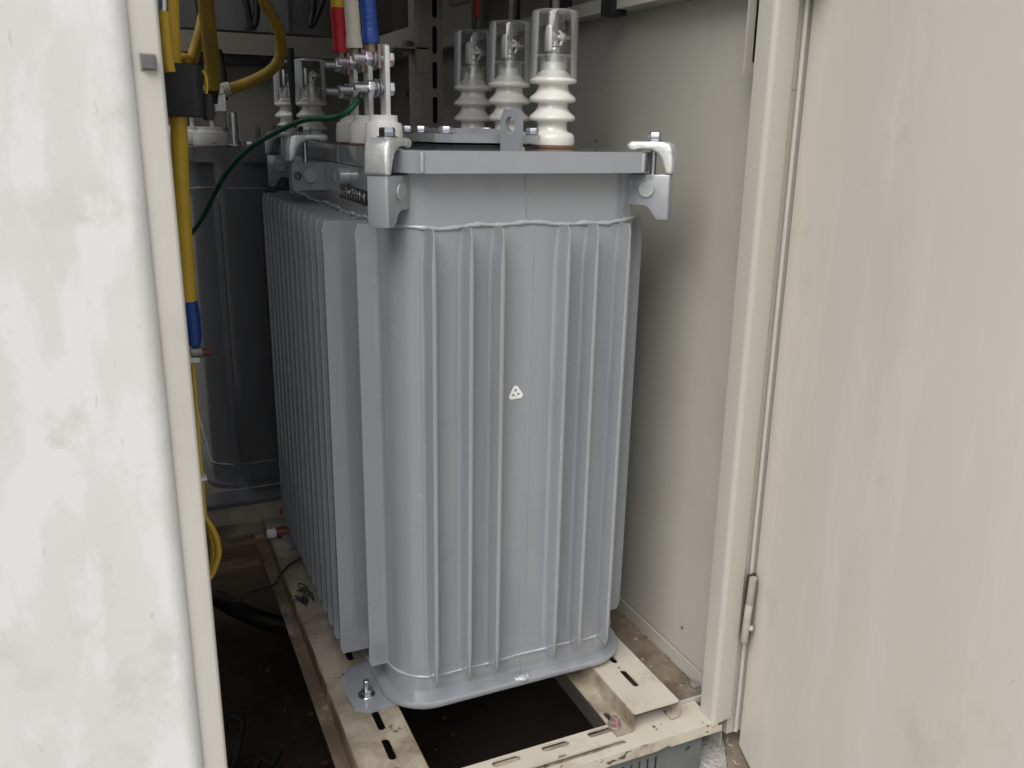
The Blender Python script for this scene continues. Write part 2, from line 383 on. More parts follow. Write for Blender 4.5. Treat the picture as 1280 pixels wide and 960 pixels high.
def make_clamp(root, pos, ang, material='galv', bmat='grey', scale=1.0, notch=True):
    "clamp pushed out from the tank along angle ang; pos = point of the tank wall"
    q = Matrix.Translation(Vector(pos)) @ Matrix.Rotation(ang, 4, 'Z')
    # local: X outward (s), Y sideways, Z up ; profiles drawn in (s,z) and extruded sideways
    side = q @ Matrix(((1,0,0,0),(0,0,-1,0),(0,1,0,0),(0,0,0,1)))
    w = .015
    br = MB()
    if notch: prof = [(-.004, .838), (.054, .838), (.0565, .836), (.0565, .776), (.054, .773), (.041, .773), (.036, .778), (.029, .788), (.022, .7925), (.014, .793), (-.004, .793)]
    else: prof = [(-.004, .838), (.052, .838), (.054, .836), (.054, .796), (.051, .793), (-.004, .793)]
    t = .0042
    if notch:
        br.prism(prof, w-t, w, side); br.prism(prof, -w, -w+t, side)
    else:
        hole = [(.0445+.0072*cos(2*pi*k/16), .816+.0072*sin(2*pi*k/16)) for k in range(16)]
        for a in (w-t/2, -w+t/2):
            bm2 = holed(prof, [hole], t, side @ Matrix.Translation((0, 0, a)))
            me2 = bpy.data.meshes.new('x'); bm2.to_mesh(me2); bm2.free(); br.bm.from_mesh(me2); bpy.data.meshes.remove(me2)
    zlo = .773 if notch else .800
    br.prism([(.0523, .8382), (.0567, .8382), (.0567, zlo), (.0523, zlo)], -w+.0005, w-.0005, side) if notch else None
    if notch: br.bevel(.0016, 2)
    b = br.build('clamp', bmat, root)
    for sg in (1, -1):
        pin = MB(); pin.cyl(q @ Vector((.023, sg*w, .8165)), (q.to_3x3() @ Vector((0, sg, 0))), .0118, .0032, 28)
        pin.build('pin', 'pin' if material == 'galv' else bmat, b)
    cl = MB()
    zp = lambda y: .8385+(470-y)*.000152
    P = [(20,215),(26,186),(60,168),(200,166),(330,170),(375,190),(398,240),(408,320),(414,468),(352,472),(338,430),(318,360),(296,310),(268,276),(225,250),(160,242),(112,246),(92,257),(40,256)]
    cl.prism([(.024+(x-210)*.000178, zp(y)) for x, y in P], -.0175, .0175, side)
    cl.bevel(.0062, 4, 50)
    cl.build('claw', material, b)
    bo = MB()
    c = q @ Vector((.0275, 0, 0))
    bo.cyl((c.x, c.y, .826), (0, 0, 1), .0047, .058); bo.cyl((c.x, c.y, .8842), (0, 0, 1), .013, .002)
    bo.hexa((c.x, c.y, .8862), (0, 0, 1), .0185, .0105, spin=ang+.2)
    bo.build('bolt', 'zinc' if material == 'galv' else bmat, b)
    return b

tr = thing('transformer', 'large clean grey oil transformer with cooling fins filling the middle of the cabinet', 'transformer', (0, TL/2, .013), group='oil transformers in the cabinet')
tp = tank_path(-.2, .2, 0, TL, .062, 12)
loft(MB(), [(tp, .034), (tp, .842)]).build('tank', 'grey', tr, sharp=30)
# base plate: rim round the foot of the tank
loft(MB(), [(tank_path(-.2145, .2145, -.0145, TL+.0145, .075, 14), .0235), (tank_path(-.2155, .2155, -.0155, TL+.0155, .076, 14), .0255),
            (tank_path(-.2155, .2155, -.0155, TL+.0155, .076, 14), .0325), (tank_path(-.2145, .2145, -.0145, TL+.0145, .075, 14), .0345)]).build('base_plate', 'grey', tr, sharp=60)
wb = MB(); weld(wb, tp, Z1+.001, .0034, 1, .0011); wb.build('weld_bead', 'weld', tr, sharp=80)
wb = MB(); weld(wb, tp, Z0, .0022, 2, .0006); wb.build('weld_bead', 'weld', tr, sharp=80)
sm = MB()
def seam(x, z0, z1, r, seed):
    rnd = random.Random(seed); n = int((z1-z0)/.006)
    return [(x+rnd.uniform(-.0004, .0004), .0006, z0+(z1-z0)*k/n) for k in range(n+1)], [r*(1+rnd.uniform(-.35, .35)) for k in range(n+1)]
p_, r_ = seam(.0103, .076, .766, .0013, 4); sm.tube(p_, r_, 6)
p_, r_ = seam(-.0045, .775, .84, .0022, 5); sm.tube(p_, r_, 6)
p_, r_ = seam(.004, .036, .07, .0015, 6); sm.tube(p_, r_, 6)
sm.build('seam', 'grey', tr, sharp=80)
dr = MB()                                            # lump of weld on the rim of the base plate
rnd = random.Random(3)
for dx, dy, sc in ((0, 0, 1.0), (.010, .0015, .72), (-.009, .001, .6), (.003, -.0028, .7)):
    dr.lathe([(0, -.004), (.007, -.0035), (.0105, -.001), (.0085, .002), (.0045, .0042), (0, .0052)], 9, Matrix.Translation((.004+dx, -.0105+dy, .0345)) @ Matrix.Rotation(dx*90, 4, 'Z') @ Matrix.Diagonal((sc*1.1, sc*.7, sc, 1)))
dr.build('weld_lump', 'weld', tr, sharp=90)

fins = {'front': fin_mesh(.033, .07, .7695), 'side': fin_mesh(.065, .07, .7695), 'corner': fin_mesh(.031, .07, .7695)}
def put_fin(kind, p, ang):
    o = bpy.data.objects.new('cooling_fin', fins[kind]); COL.objects.link(o); o.parent = tr
    if not fins[kind].materials: fins[kind].materials.append(M['grey'])
    o.location = Vector((p[0], p[1], 0))-tr.location; o.rotation_euler = (0, 0, ang)
for x in (-.150, -.0968, -.0506, .0506, .0966, .1498):
    dy = 0 if abs(x) < .138 else .062-math.sqrt(.062**2-(abs(x)-.138)**2)
    put_fin('front', (x, dy, 0), -pi/2); 
for sg, a in ((-1, pi), (1, 0)):
    put_fin('corner', (sg*.2, .065, 0), a)
    for k in range(13): put_fin('side', (sg*.2, .117+k*.04488, 0), a)
    put_fin('corner', (sg*.2, TL-.063, 0), a)

# cover with a turned-down lip, chamfered corners
cv = MB()
def chamf(e, c=.036): 
    x, y0, y1 = .2+e, -.03-e, TL+.03+e
    return [(-x+c, y0), (x-c, y0), (x, y0+c), (x, y1-c), (x-c, y1), (-x+c, y1), (-x, y1-c), (-x, y0+c)]
cv.prism(chamf(0), .841, .8695); cv.bevel(.0038, 4, 30)
cover = cv.build('cover', 'grey', tr, sharp=25)
for sx in (-1, 1):
    cw = MB(); cw.tube([(sx*.165, -.0305, z) for z in (.842, .848, .855, .862, .868)], [.0022, .003, .0026, .0032, .0024], 8)
    cw.build('weld_bead', 'weld', cover, sharp=80)
    cw = MB(); cw.tube([(sx*.2002, .0052, z) for z in (.842, .848, .855, .862, .868)], [.0018, .0024, .0022, .0026, .002], 8)
    cw.build('weld_bead', 'weld', cover, sharp=80)

for sx, sy, a in ((-1, -1, -3*pi/4), (1, -1, -pi/4), (1, 1, pi/4), (-1, 1, 3*pi/4)):
    c = .062
    px_ = sx*(.2-c+c*.7071); py_ = (c-c*.7071) if sy < 0 else TL-(c-c*.7071)
    make_clamp(tr, (px_, py_, 0), a)
make_clamp(tr, (-.2, .40, 0), pi, notch=False)
make_clamp(tr, (.2, .40, 0), 0, notch=False)

# high-voltage bushings with clear caps
def bushing_profile():
    P = [(.0362,0),(.0368,.003),(.0368,.010),(.036,.0145),(.0325,.0185),(.027,.0205),(.0245,.0235),(.0238,.030),(.0240,.0345),
         (.0285,.0362),(.0345,.0368),(.0365,.0388),(.0368,.0415),(.0358,.0440),(.0320,.0475),(.0275,.0515),(.0248,.0555),(.0238,.0605),(.0240,.0625),
         (.0285,.0640),(.0345,.0646),(.0367,.0666),(.0370,.0695),(.0358,.0722),(.0320,.0755),(.0275,.0795),(.0247,.0835),(.0237,.0885),(.0240,.0905),
         (.0285,.0918),(.0345,.0924),(.0368,.0944),(.0371,.0974),(.0360,.1000),(.0315,.1030),(.0262,.1062),(.0215,.1105),(.0190,.1155),(.0178,.1205),(.0172,.124),(.0,.124)]
    return P
def make_bushing(root, loc, mat_='porc', cap=True):
    b = MB().lathe(bushing_profile(), 40).build('high_voltage_bushing', mat_, root, loc=loc, sharp=60)
    def sub(mb, n, m_): 
        o = bpy.data.objects.new(n, mb.mesh(n, 50)); COL.objects.link(o); o.data.materials.append(M[m_]); o.parent = b; return o
    sub(MB().lathe([(.041,-.0045),(.0415,-.003),(.0415,-.0005),(.0385,-.0004),(.0385,.0006),(.037,.001),(0,.001)][:4]+[(.038,-.0004),(.038,.0004),(0,.0004)], 40), 'gasket', 'gasket')
    t = MB(); t.lathe([(.0165,.1242),(.0165,.130),(.0125,.1305),(.0125,.136),(0,.136)], 24); t.cyl((0,0,.136), (0,0,1), .0052, .03)
    t.hexa((0,0,.138), (0,0,1), .017, .008); t.cyl((0,0,.147), (0,0,1), .0105, .002)
    t.hexa((-.006,0,.161), (1,0,0), .015, .008); t.cyl((.002,0,.161), (1,0,0), .004, .024)
    t.hexa((.012,0,.161), (1,0,0), .013, .006); t.cyl((.0085,.004,.150), (0,1,0), .004, .006)
    c_ = MB(); c_.prism([(-.010,.140),(.010,.140),(.011,.165),(.006,.178),(-.006,.178),(-.011,.165)], -.0125, -.0085, Matrix(((0,0,1,0),(1,0,0,0),(0,1,0,0),(0,0,0,1)))); c_.bevel(.001,1)
    c_.tube([(.0055+.0075*cos(k*.55)*(.8 if k else 1), -.002, .158+.0115*sin(k*.55)) for k in range(12)], .0022, 8)
    sub(c_, 'cable_clip', 'ivory')
    sub(t, 'terminal', 'tin')
    if cap:
        g = MB()
        ro, ri, zb, zt = .0365, .0349, .1015, .198
        g.ring([(ri+.0008, zb), (ro+.0008, zb), (ro, zb+.01), (ro-.001, zt-.004), (ro-.003, zt), (.010, zt), (.010, zt-.0018), (ri-.0025, zt-.0018), (ri-.001, zt-.005), (ri, zb+.01)], 48)
        sub_ = g
        o = sub(sub_, 'clear_cap', 'glass')
        g2 = MB(); g2.ring([(.0208, .112), (.0222, .112), (.0222, .1325), (.0305, .1325), (.0305, .134), (.0208, .134)], 36)
        sub(g2, 'inner_ring', 'glass')
    return b
bu = make_bushing(tr, (.119, .17, .8745))
copy_tree(bu, tr, (.119, .34, .8745)); copy_tree(bu, tr, (.119, .51, .8745))

# low-voltage terminals: ivory foot, upright plate, two bolts
def make_lv(root, loc, k=1.0):
    b = MB().lathe([(.0278*k,0),(.0283*k,.0015),(.0283*k,.012),(.0268*k,.0275),(.0255*k,.0305),(.0212*k,.0315),(.0205*k,.033),(.0205*k,.040),(.0196*k,.0412),(0,.0412)], 40).build('low_voltage_terminal', 'ivory', root, loc=loc, sharp=35)
    def sub(mb, n, m_):
        o = bpy.data.objects.new(n, mb.mesh(n, 42)); COL.objects.link(o); o.data.materials.append(M[m_]); o.parent = b; return o
    sub(MB().lathe([(.0285*k,-.0022),(.0285*k,-.0002),(0,-.0002)], 32), 'gasket', 'gasket')
    mt_ = frame((.0035, 0, .0412), (0, 1, 0), (0, 0, 1))
    pl = MB(); prof = [(-.015, 0), (.015, 0)]+[(.015-.006+.006*cos(a), .090+.006*sin(a)) for a in (0, .5, 1.05, 1.57)]+[(-.009+.006*cos(a), .090+.006*sin(a)) for a in (1.57, 2.1, 2.6, 3.14)]
    pl.prism(prof, -.0034, .0034, mt_); pl.bevel(.0008, 2); sub(pl, 'terminal_plate', 'whiteplate')
    nd = MB()
    for i in range(2): nd.box((-.0012+.005*i, -.0286*k, .004), (.0006+.005*i, -.0280*k, .009))
    sub(nd, 'polarity_mark', 'ink')
    for z in (.0785, .1185):
        bo = MB(); x0 = .0069
        bo.cyl((x0, 0, z), (1, 0, 0), .0125, .0018); bo.hexa((x0+.0018, 0, z), (1, 0, 0), .0185, .0075, spin=.3)
        bo.cyl((-.0425, 0, z), (1, 0, 0), .0056, .05)
        xl = 0 if z < .1 else -.0030
        bo.cyl((xl-.0062, 0, z), (1, 0, 0), .0128, .0024); bo.cyl((xl-.0088, 0, z), (1, 0, 0), .0110, .0022); bo.cyl((xl-.0115, 0, z), (1, 0, 0), .0128, .0024)
        xn = xl-.0222; bo.hexa((xn, 0, z), (1, 0, 0), .0185, .0104, spin=.25)
        sub(bo, 'bolt', 'zinc' if (z < .1) else 'zincmark')
    return b
LV = [(-.1565, .17, .8725), (-.1565, .262, .8725), (-.1565, .352, .8725)]
lv = make_lv(tr, LV[0]); copy_tree(lv, tr, LV[1]); copy_tree(lv, tr, LV[2])

# lifting lug
lg = mb_holed([(-.0175,0),(.0175,0),(.0175,.044),(.0115,.056),(-.0115,.056),(-.0175,.044)], [[(.0095*cos(2*pi*k/24), .033+.0125*sin(2*pi*k/24)) for k in range(24)]], .0095,
              frame((.0065, .075, .8695), Vector((.42,-.906,0)), (0, 0, 1)))
lg.build('lifting_lug', 'grey', tr, sharp=35)
lw = MB(); lw.tube([Vector((.0065, .075, .8705))+Vector((.42,-.906,0))*s_+Vector((.906,.42,0))*.006 for s_ in (-.018, -.006, .006, .018)], .003, 8); lw.build('weld_bead', 'weld', tr)
# inspection cover
ic = MB(); o8 = [(-.075, .10), (.055, .10), (.075, .12), (.075, .30), (.055, .32), (-.075, .32), (-.095, .30), (-.095, .12)]
ic.prism([(x*.96-.0, y*.96+.008) for x, y in o8], .8695, .8745)
gm = ic.build('inspection_gasket', 'blackmatt', tr)
ic = MB(); ic.prism(o8, .8775, .8895); ic.bevel(.003, 3, 30)
ic.prism([(-.052, .145), (.03, .145), (.042, .157), (.042, .262), (.03, .275), (-.052, .275), (-.064, .262), (-.064, .157)], .8893, .8975)
icv = ic.build('inspection_cover', 'grey', tr, sharp=28)
for x, y in ((-.079, .118), (.06, .118), (.06, .302), (-.079, .302), (-.009, .306), (.066, .21), (-.085, .21)):
    bo = MB(); bo.cyl((x, y, .8895), (0,0,1), .0105, .0016); bo.hexa((x, y, .8911), (0,0,1), .0165, .0088, spin=x*30); bo.build('bolt', 'zinc', icv)
# name plate, boss
npl = MB().box((-.2032, .108, .7895), (-.1995, .266, .8105)).bevel(.0006, 1).build('name_plate', 'plate', tr)
tm = text_mesh('SuperトップランナーI', .0165, frame((-.2036, .187, .8), (0, -1, 0), (0, 0, 1)), width=.148)
link('lettering', tm, 'silver', npl)
MB().cyl((-.1995, .219, .823), (-1, 0, 0), .0135, .016, 32).build('boss', 'grey', tr)
# sticker
def tri(r, cx, cz, cr_):
    pts = []
    for k in range(3):
        a = pi/2+2*pi*k/3; c = Vector((cx+r*cos(a), cz+r*sin(a)))
        for j in range(-3, 4):
            b_ = a+pi/3*j/3; pts.append((c.x+cr_*cos(b_), c.y+cr_*sin(b_)))
    return pts
st = MB().prism(tri(.0075, 0, 0, .0047), 0, .0005, frame((-.0135, -.0006, .5225), (1, 0, .06), (-.06, 0, 1)) @ Matrix.Diagonal((1, 1, 1, 1))).build('sticker', 'sticker', tr)
sk = MB()
for x, z in ((-.0005, .005), (-.0042, -.0022), (.0042, -.0012), (.0, -.005)):
    r = .0019 if z > -.004 else .0008
    sk.lathe([(r*.55, 0), (r, 0), (r, .0003), (r*.55, .0003)] if False else [(r, 0), (r, .00015), (0, .00015)], 14, frame((-.0135+x, -.0012, .5225+z), (1, 0, 0), (0, 0, 1)))
sk.build('printed_symbol', 'ink', st)
# foot plates bolted to the rails
fpo = [at(px, py, z=.0225) for px, py in ((452, 829), (433, 837), (432, 868), (443, 884), (463, 886), (510, 872), (520, 840), (490, 815))]
fpo = [(p.x, p.y-.055) for p in fpo]
for sx, y in ((-1, .055), (-1, TL-.06), (1, TL-.06)):
    if True:
        fp = MB(); fp.prism([(-sx*a_, y+(b_ if y < .3 else -b_)) for a_, b_ in fpo], .0140, .0225)
        fp.bevel(.0008, 1, 30)
        f_ = fp.build('foot_plate', 'grey', tr)
        bo = MB(); c = (sx*.238, y+.006); bo.cyl((*c, .0227), (0,0,1), .0135, .002); bo.hexa((*c, .0247), (0,0,1), .0165, .009); bo.cyl((*c, .0337), (0,0,1), .005, .016)
        bo.build('bolt', 'zinc', f_)

# ------------------------------------------------------------------ rear transformer
RY = 1.0
rt = thing('transformer', 'dark dusty grey transformer standing deep in the cabinet behind the hanging yellow cables', 'transformer', (-.17, RY+.3, .0), group='oil transformers in the cabinet')
rp = tank_path(-.372, .03, RY, RY+.55, .062, 12)
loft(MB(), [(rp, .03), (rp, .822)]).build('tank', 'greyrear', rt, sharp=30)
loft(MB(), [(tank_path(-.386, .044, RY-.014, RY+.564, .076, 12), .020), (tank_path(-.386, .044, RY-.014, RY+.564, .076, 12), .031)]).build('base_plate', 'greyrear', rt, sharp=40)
for z, r, sd in ((.755, .003, 11), (.078, .0022, 12)):
    w = MB(); weld(w, rp, z, r, sd, .0009); w.build('weld_bead', 'weld', rt, sharp=80)
cb = MB(); x0, x1, y0, y1, c = -.392, .05, RY-.03, RY+.58, .03
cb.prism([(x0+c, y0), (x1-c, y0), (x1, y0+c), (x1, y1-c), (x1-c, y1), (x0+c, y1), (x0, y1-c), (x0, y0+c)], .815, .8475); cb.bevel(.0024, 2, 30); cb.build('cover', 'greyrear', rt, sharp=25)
rf = fin_mesh(.045, .055, .752, .009)
for x in (-.318, -.215, -.10):
    o = bpy.data.objects.new('cooling_fin', rf); COL.objects.link(o); o.parent = rt
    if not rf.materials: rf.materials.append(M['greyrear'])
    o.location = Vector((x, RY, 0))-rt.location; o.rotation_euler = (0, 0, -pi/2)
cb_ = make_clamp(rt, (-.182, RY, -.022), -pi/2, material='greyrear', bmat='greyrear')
for x, y in ((-.300, 1.13), (-.335, 1.23), (-.37, 1.33)):
    pass
rl = make_lv(rt, (-.3115, 1.06, .849), 1.45)
copy_tree(rl, rt, (-.345, 1.19, .849)); copy_tree(rl, rt, (-.38, 1.32, .849))
rb = make_bushing(rt, (-.108, 1.18, .851)); copy_tree(rb, rt, (-.072, 1.09, .851))
sc_ = MB(); q = at(290, 150, y=1.06); sc_.cyl((q.x, q.y, .849), (0,0,1), .0165, .075); sc_.cyl((q.x, q.y, .849), (0,0,1), .035, .004)
for dx, dy in ((.05, 0), (.075, .01), (.03, -.03)):
    sc_.hexa((q.x+dx, q.y+dy, .849), (0,0,1), .02, .012)
sc_.build('pressure_valve', 'zinc', rt)
th = MB(); q2 = at(322, 158, y=1.05); th.cyl((q2.x, q2.y, .8475), (0,0,1), .006, .045); th.box((q2.x-.03, q2.y-.015, .8475), (q2.x+.03, q2.y+.02, .858)); th.build('oil_gauge', 'greyrear', rt)

# ------------------------------------------------------------------ cabinet
cab = thing('electrical_cabinet', 'beige steel cabinet housing the transformers with its right door swung open', 'cabinet', (-.4, .6, -.4))
XR = .322
XL_ = -1.30; YB = 1.72; ZT = 1.66; YF = -.168
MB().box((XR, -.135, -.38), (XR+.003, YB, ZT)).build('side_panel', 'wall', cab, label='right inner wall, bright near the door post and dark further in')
MB().box((XL_-.003, YF, -.38), (XL_, .85, ZT)).box((XL_-.003, .85, -.38), (XL_, YB, .80)).build('side_panel', 'wall', cab)  # upper rear part left open, an unseen gap added to let daylight in
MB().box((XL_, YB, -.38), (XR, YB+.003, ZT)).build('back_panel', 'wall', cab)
MB().box((XL_-.003, YF-.02, ZT), (XR+.05, .90, ZT+.004)).box((-.42, .90, ZT), (XR+.05, YB+.003, ZT+.004)).build('roof_panel', 'wall', cab)  # rear left corner left open, unseen, so daylight reaches the back
MB().box((XL_, YF, 1.50), (XR-.04, YF+.05, ZT+.1)).bevel(.003, 2).build('header', 'beige', cab)
# door post on the right (leans very slightly, as measured)
jp = MB()
lean = -.0137
def post(poly, z0, z1, ln=lean):
    a = []
    for z in (z0, z1):
        dx = ln*(z+.022)/1.09
        a.append(([(p[0]+dx, p[1]) for p in poly], z))
    return a
pz = [(.2795, YF), (.306, YF), (.3135, YF+.003), (.3135, YF+.010), (.3105, YF+.034), (.2735, YF+.034), (.2735, YF+.006), (.2752, YF+.0018)]
# cross-section with a rounded front-left corner
def rc(cx, cy, r, a0, a1, n=5): return [(cx+r*cos(a0+(a1-a0)*k/n), cy+r*sin(a0+(a1-a0)*k/n)) for k in range(n+1)]
pz = rc(.2820, YF+.008, .008, pi, 1.5*pi)+rc(.3095, YF+.003, .003, 1.5*pi, 2*pi, 3)+[(.3125, YF+.034), (.2740, YF+.034)]
loft(jp, post(pz, -.0215, 1.52)); jp.build('door_post', 'beige', cab, sharp=40)
# gap channel behind the post, and its thin bead
g1 = MB(); loft(g1, post([(.3125, YF+.010), (.356, YF+.010), (.356, YF+.034), (.3125, YF+.034)], -.062, 1.52)); g1.build('door_rebate', 'beige', cab)
g2 = MB(); loft(g2, post(rc(.3285, YF+.006, .0034, 0, 2*pi-.6, 9), -.058, 1.52)); g2.build('door_seal', 'beige', cab, sharp=60)
# door stay strip high on the inside
ds = mb_holed([(-.016, 0), (.03, 0), (.03, .42), (-.016, .42)], [slot(-.0012, .22, .005, .412)], .003, frame((.300, -.085, .9765), (1, 0, 0), (-.013, 0, 1)))
ds.build('stay_bracket', 'beige', cab)
# sill
SZ = -.022
def at_z(px, py, z=SZ): v = at(px, py, z=z); return v
sl = []
for (xa, ya, xb, yb) in ((613, 951, 653, 948), (675.6, 932, 713.7, 929), (735.6, 915, 763, 913)):
    pass
for cx in (-.37, -.28, -.19, -.012, .040+.012, .128, -.10):
    sl.append(slot(cx, -.1225, .050, .0125))
sl = []
for c in ((633, 951), (694.5, 932), (751, 914.5)):
    v = at_z(*c); sl.append(slot(v.x, v.y, .047, .0135))
v0 = at_z(663, 957); v1 = at_z(786, 930)
sl.append(slot((v1.x-.9)/2, (v0.y+v1.y)/2, (v1.x+.9), .0100))
v2 = at_z(703, 944.5); sl.append([(v2.x-.007, v2.y-.0025), (v2.x+.007, v2.y-.0025), (v2.x+.007, v2.y+.0025), (v2.x-.007, v2.y+.0025)])
sp = mb_holed([(XL_, YF), (.2805, YF), (.2805, -.104), (XL_, -.104)], sl, .003, Matrix.Translation((0, 0, SZ-.0015)))
sill = sp.build('sill', 'sillpaint', cab, sharp=30)
MB().box((XL_, YF-.0005, SZ-.020), (.2935, YF+.0025, SZ-.0002)).box((.2805, YF+.0025, SZ-.004), (.315, -.132, SZ-.0010)).bevel(.0009, 2).build('sill_lip', 'chipped', sill)
MB().box((XL_, -.160, SZ-.011), (.272, -.106, SZ-.008)).build('sill_flange', 'dirtyrail', sill)
# lower louvred panel
lo = []
vx = at(790, 950, y=-.153)
for k in range(7): lo.append([(vx.x-.05+k*.0155, -.125), (vx.x-.05+k*.0155+.0048, -.125), (vx.x-.05+k*.0155+.0048, -.066), (vx.x-.05+k*.0155, -.066)])
lp = mb_holed([(XL_, -.38), (.262, -.38), (.262, -.0425), (XL_, -.0425)], lo, .002, frame((0, -.153, 0), (1, 0, 0), (0, 0, 1)))
lp.build('vent_panel', 'ventgrey', cab)
MB().box((.262, -.1545, -.38), (.2655, -.05, -.0425)).build('vent_panel_edge', 'ventgrey', cab)
# floor angle along the right wall
fa = MB(); fa.box((.135, -.112, SZ-.006), (.3155, 1.0, SZ-.003)); fa.build('floor_strip', 'mud', cab)
fl = MB(); fl.box((.3135, -.130, SZ-.006), (.3160, 1.0, .0015)); fl.bevel(.0006, 1); fl.build('wall_flange', 'beige', cab)
eb = MB(); eb.box((.238, -.1085, SZ-.003), (.3135, -.1035, SZ+.004)); eb.bevel(.0006, 1); eb.build('floor_strip_edge', 'beige', cab)
bo = MB(); v = at(868, 858, z=SZ); bo.cyl((v.x, v.y, SZ-.003), (0,0,1), .012, .002); bo.hexa((v.x, v.y, SZ-.001), (0,0,1), .0165, .009); bo.build('bolt', 'rust', cab)
# crumbs of dust caught on the floor strip
dc = MB(); rnd = random.Random(9)
for k in range(150):
    x = rnd.choice([.235+.075*rnd.random(), .308+.004*rnd.random()]); y = -.10+.55*rnd.random()**1.4; s_ = .0008+.0022*rnd.random()**2
    dc.lathe([(0, -s_), (s_, -.3*s_), (s_*.8, .6*s_), (0, s_)], 5, Matrix.Translation((x, y, SZ-.003+s_*.5)) @ Matrix.Rotation(rnd.random()*3, 4, 'X'))
dco = dc.build('dust_crumbs', 'mud', cab); dco['kind'] = 'stuff'

# right door
dv = Vector((-sin(R_(20)), -cos(R_(20)), 0)); hp = Vector((.338, -.163, 0)); nr = Vector((-dv.y, dv.x, 0))   # nr points to the outside (right)
if nr.x < 0: nr = -nr
DB = -.088
dz = MB()
def dpoly(u0, u1, n0, n1): 
    return [tuple((hp+dv*u+nr*n).to_2d()) for u, n in ((u0, n0), (u1, n0), (u1, n1), (u0, n1))]
dlean = lambda poly, z0, z1: post(poly, z0, z1, lean)
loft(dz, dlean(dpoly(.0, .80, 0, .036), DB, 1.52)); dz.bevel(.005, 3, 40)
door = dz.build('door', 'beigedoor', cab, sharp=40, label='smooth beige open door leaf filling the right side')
# hinge
hg = MB(); hA = at(941.5, 722, y=YF-.008); hB = at(930, 802, y=YF-.008)
hd = (hA-hB).normalized(); Lh = (hA-hB).length
q = hd.to_track_quat('Z', 'Y').to_matrix().to_4x4(); q.translation = hB
hg.lathe([(.0054, 0), (.0060, .001), (.0060, Lh*.58), (.0056, Lh*.585), (.0056, Lh*.595), (.0060, Lh*.6), (.0060, Lh-.001), (.0060, Lh)], 20, q)
hinge = hg.build('hinge', 'hingepaint', door, sharp=40)
MB().lathe([(.0, -.004), (.0035, -.003), (.0048, 0), (.0035, .004), (0, .005)], 10, Matrix.Translation(hB+hd*Lh*.22+Vector((.006, -.004, 0)))).build('hinge_weld', 'silver', hinge)
hl = MB(); hl.box((hB.x-.002, hB.y+.004, hB.z-.002), (hB.x+.014, hB.y+.007, hA.z+.003)); hl.build('hinge_leaf', 'blackmatt', hinge)

# left door: closed leaf seen from outside, with a stepped closing strip
xe = -.4715
ld = MB()
fy = -.222
prof = [(xe-.0440+.018*sin(pi/2*k/9), fy+.0112-.0112*cos(pi/2*k/9)) for k in range(9, -1, -1)] + [(XL_+.01, fy), (XL_+.01, fy+.040), (xe-.0260, fy+.040)]
ld.prism(prof, -.09, 1.515)
leaf = ld.build('door', 'chalk', cab, sharp=40, label='weathered chalky white closed door leaf on the left')
cs = MB()
sy = fy+.0105
prof = [(xe-.0265, sy)] + [(xe-.004+.004*cos(a), sy+.004+.004*sin(a)) for a in (-1.57, -1.0, -.5, 0)] + [(xe, sy+.0195), (xe-.0265, sy+.0195)]
cs.prism(prof, -.0895, 1.5145)
cs.build('closing_strip', 'strip', leaf, sharp=40)
v = at(185, 77, y=sy-.004)
rbm = MB(); rbm.box((v.x-.0057, sy-.0065, v.z-.0058), (v.x+.0057, sy-.0002, v.z+.0058)); rbm.bevel(.0012, 2)
rbm.build('buffer', 'rub', leaf)
MB().box((v.x-.007, sy-.0012, v.z-.0074), (v.x+.007, sy-.0004, v.z+.0074)).build('buffer_base', 'dirtyrail', leaf)

# ------------------------------------------------------------------ rails carrying the transformer
RT = .0135
def make_rail(name, label, xa, xb, foot, y0, y1, slots, material, flange_slots=(), foot_mat=None):
    fm = foot_mat or material
    "hat channel: top from xa to xb, foot flange on the left at x=foot"
    r = thing(name, label, 'rail', ((xa+xb)/2, (y0+y1)/2, SZ), group='steel rails under the transformer')
    top = mb_holed([(xa+.002, y0), (xb-.002, y0), (xb-.002, y1), (xa+.002, y1)], slots, .003, Matrix.Translation((0, 0, RT-.0015)))
    top.build('top_plate', material, r, sharp=30)
    web = MB()
    t = .003; ZL = SZ
    def strip(poly): web.prism([(p[0], p[1]) for p in poly], -y1, -y0, Matrix(((1,0,0,0),(0,0,-1,0),(0,1,0,0),(0,0,0,1))))
    strip(rc(xa+.003, RT-.003, .003, pi, pi/2, 4)+rc(xa+.003, RT-.003, .0003, pi/2, pi, 2)+[(xa+.003-.0001, ZL+.003), (xa, ZL+.003)])
    strip([(xb-.003, RT-.0034)]+rc(xb-.003, RT-.003, .003, pi/2, 0, 4)+[(xb, ZL+.006)]+rc(xb-.003, ZL+.006, .003, 0, -pi/2, 3)+[(xb-.016, ZL+.003), (xb-.016, ZL+.006), (xb-.003, ZL+.006)])
    web.build('web', fm, r, sharp=40)
    fo = mb_holed([(foot, y0), (xa+.003, y0), (xa+.003, y1), (foot, y1)], list(flange_slots), .003, Matrix.Translation((0, 0, ZL+.0016)))
    fo.build('foot_flange', fm, r, sharp=30)
    return r
sL = [slot(-.2345, .0055, .012, .050), slot(-.2375, -.0630, .012, .050), slot(-.2375, -.125, .012, .045), slot(-.2345, .20, .012, .05), slot(-.2345, .40, .012, .05)]
make_rail('support_rail', 'mud stained beige steel rail along the left of the transformer beside the dark pit', -.2905, -.1945, -.3115, -.150, .80, sL, 'dirtyrail', foot_mat='muddy')
sR = [slot(.185, .008, .0115, .034), slot(.184, -.054, .0115, .050), slot(.184, .075, .0115, .045), slot(.184, .2, .0115, .045)]
fs = [slot(.1235, -.094, .010, .030)]
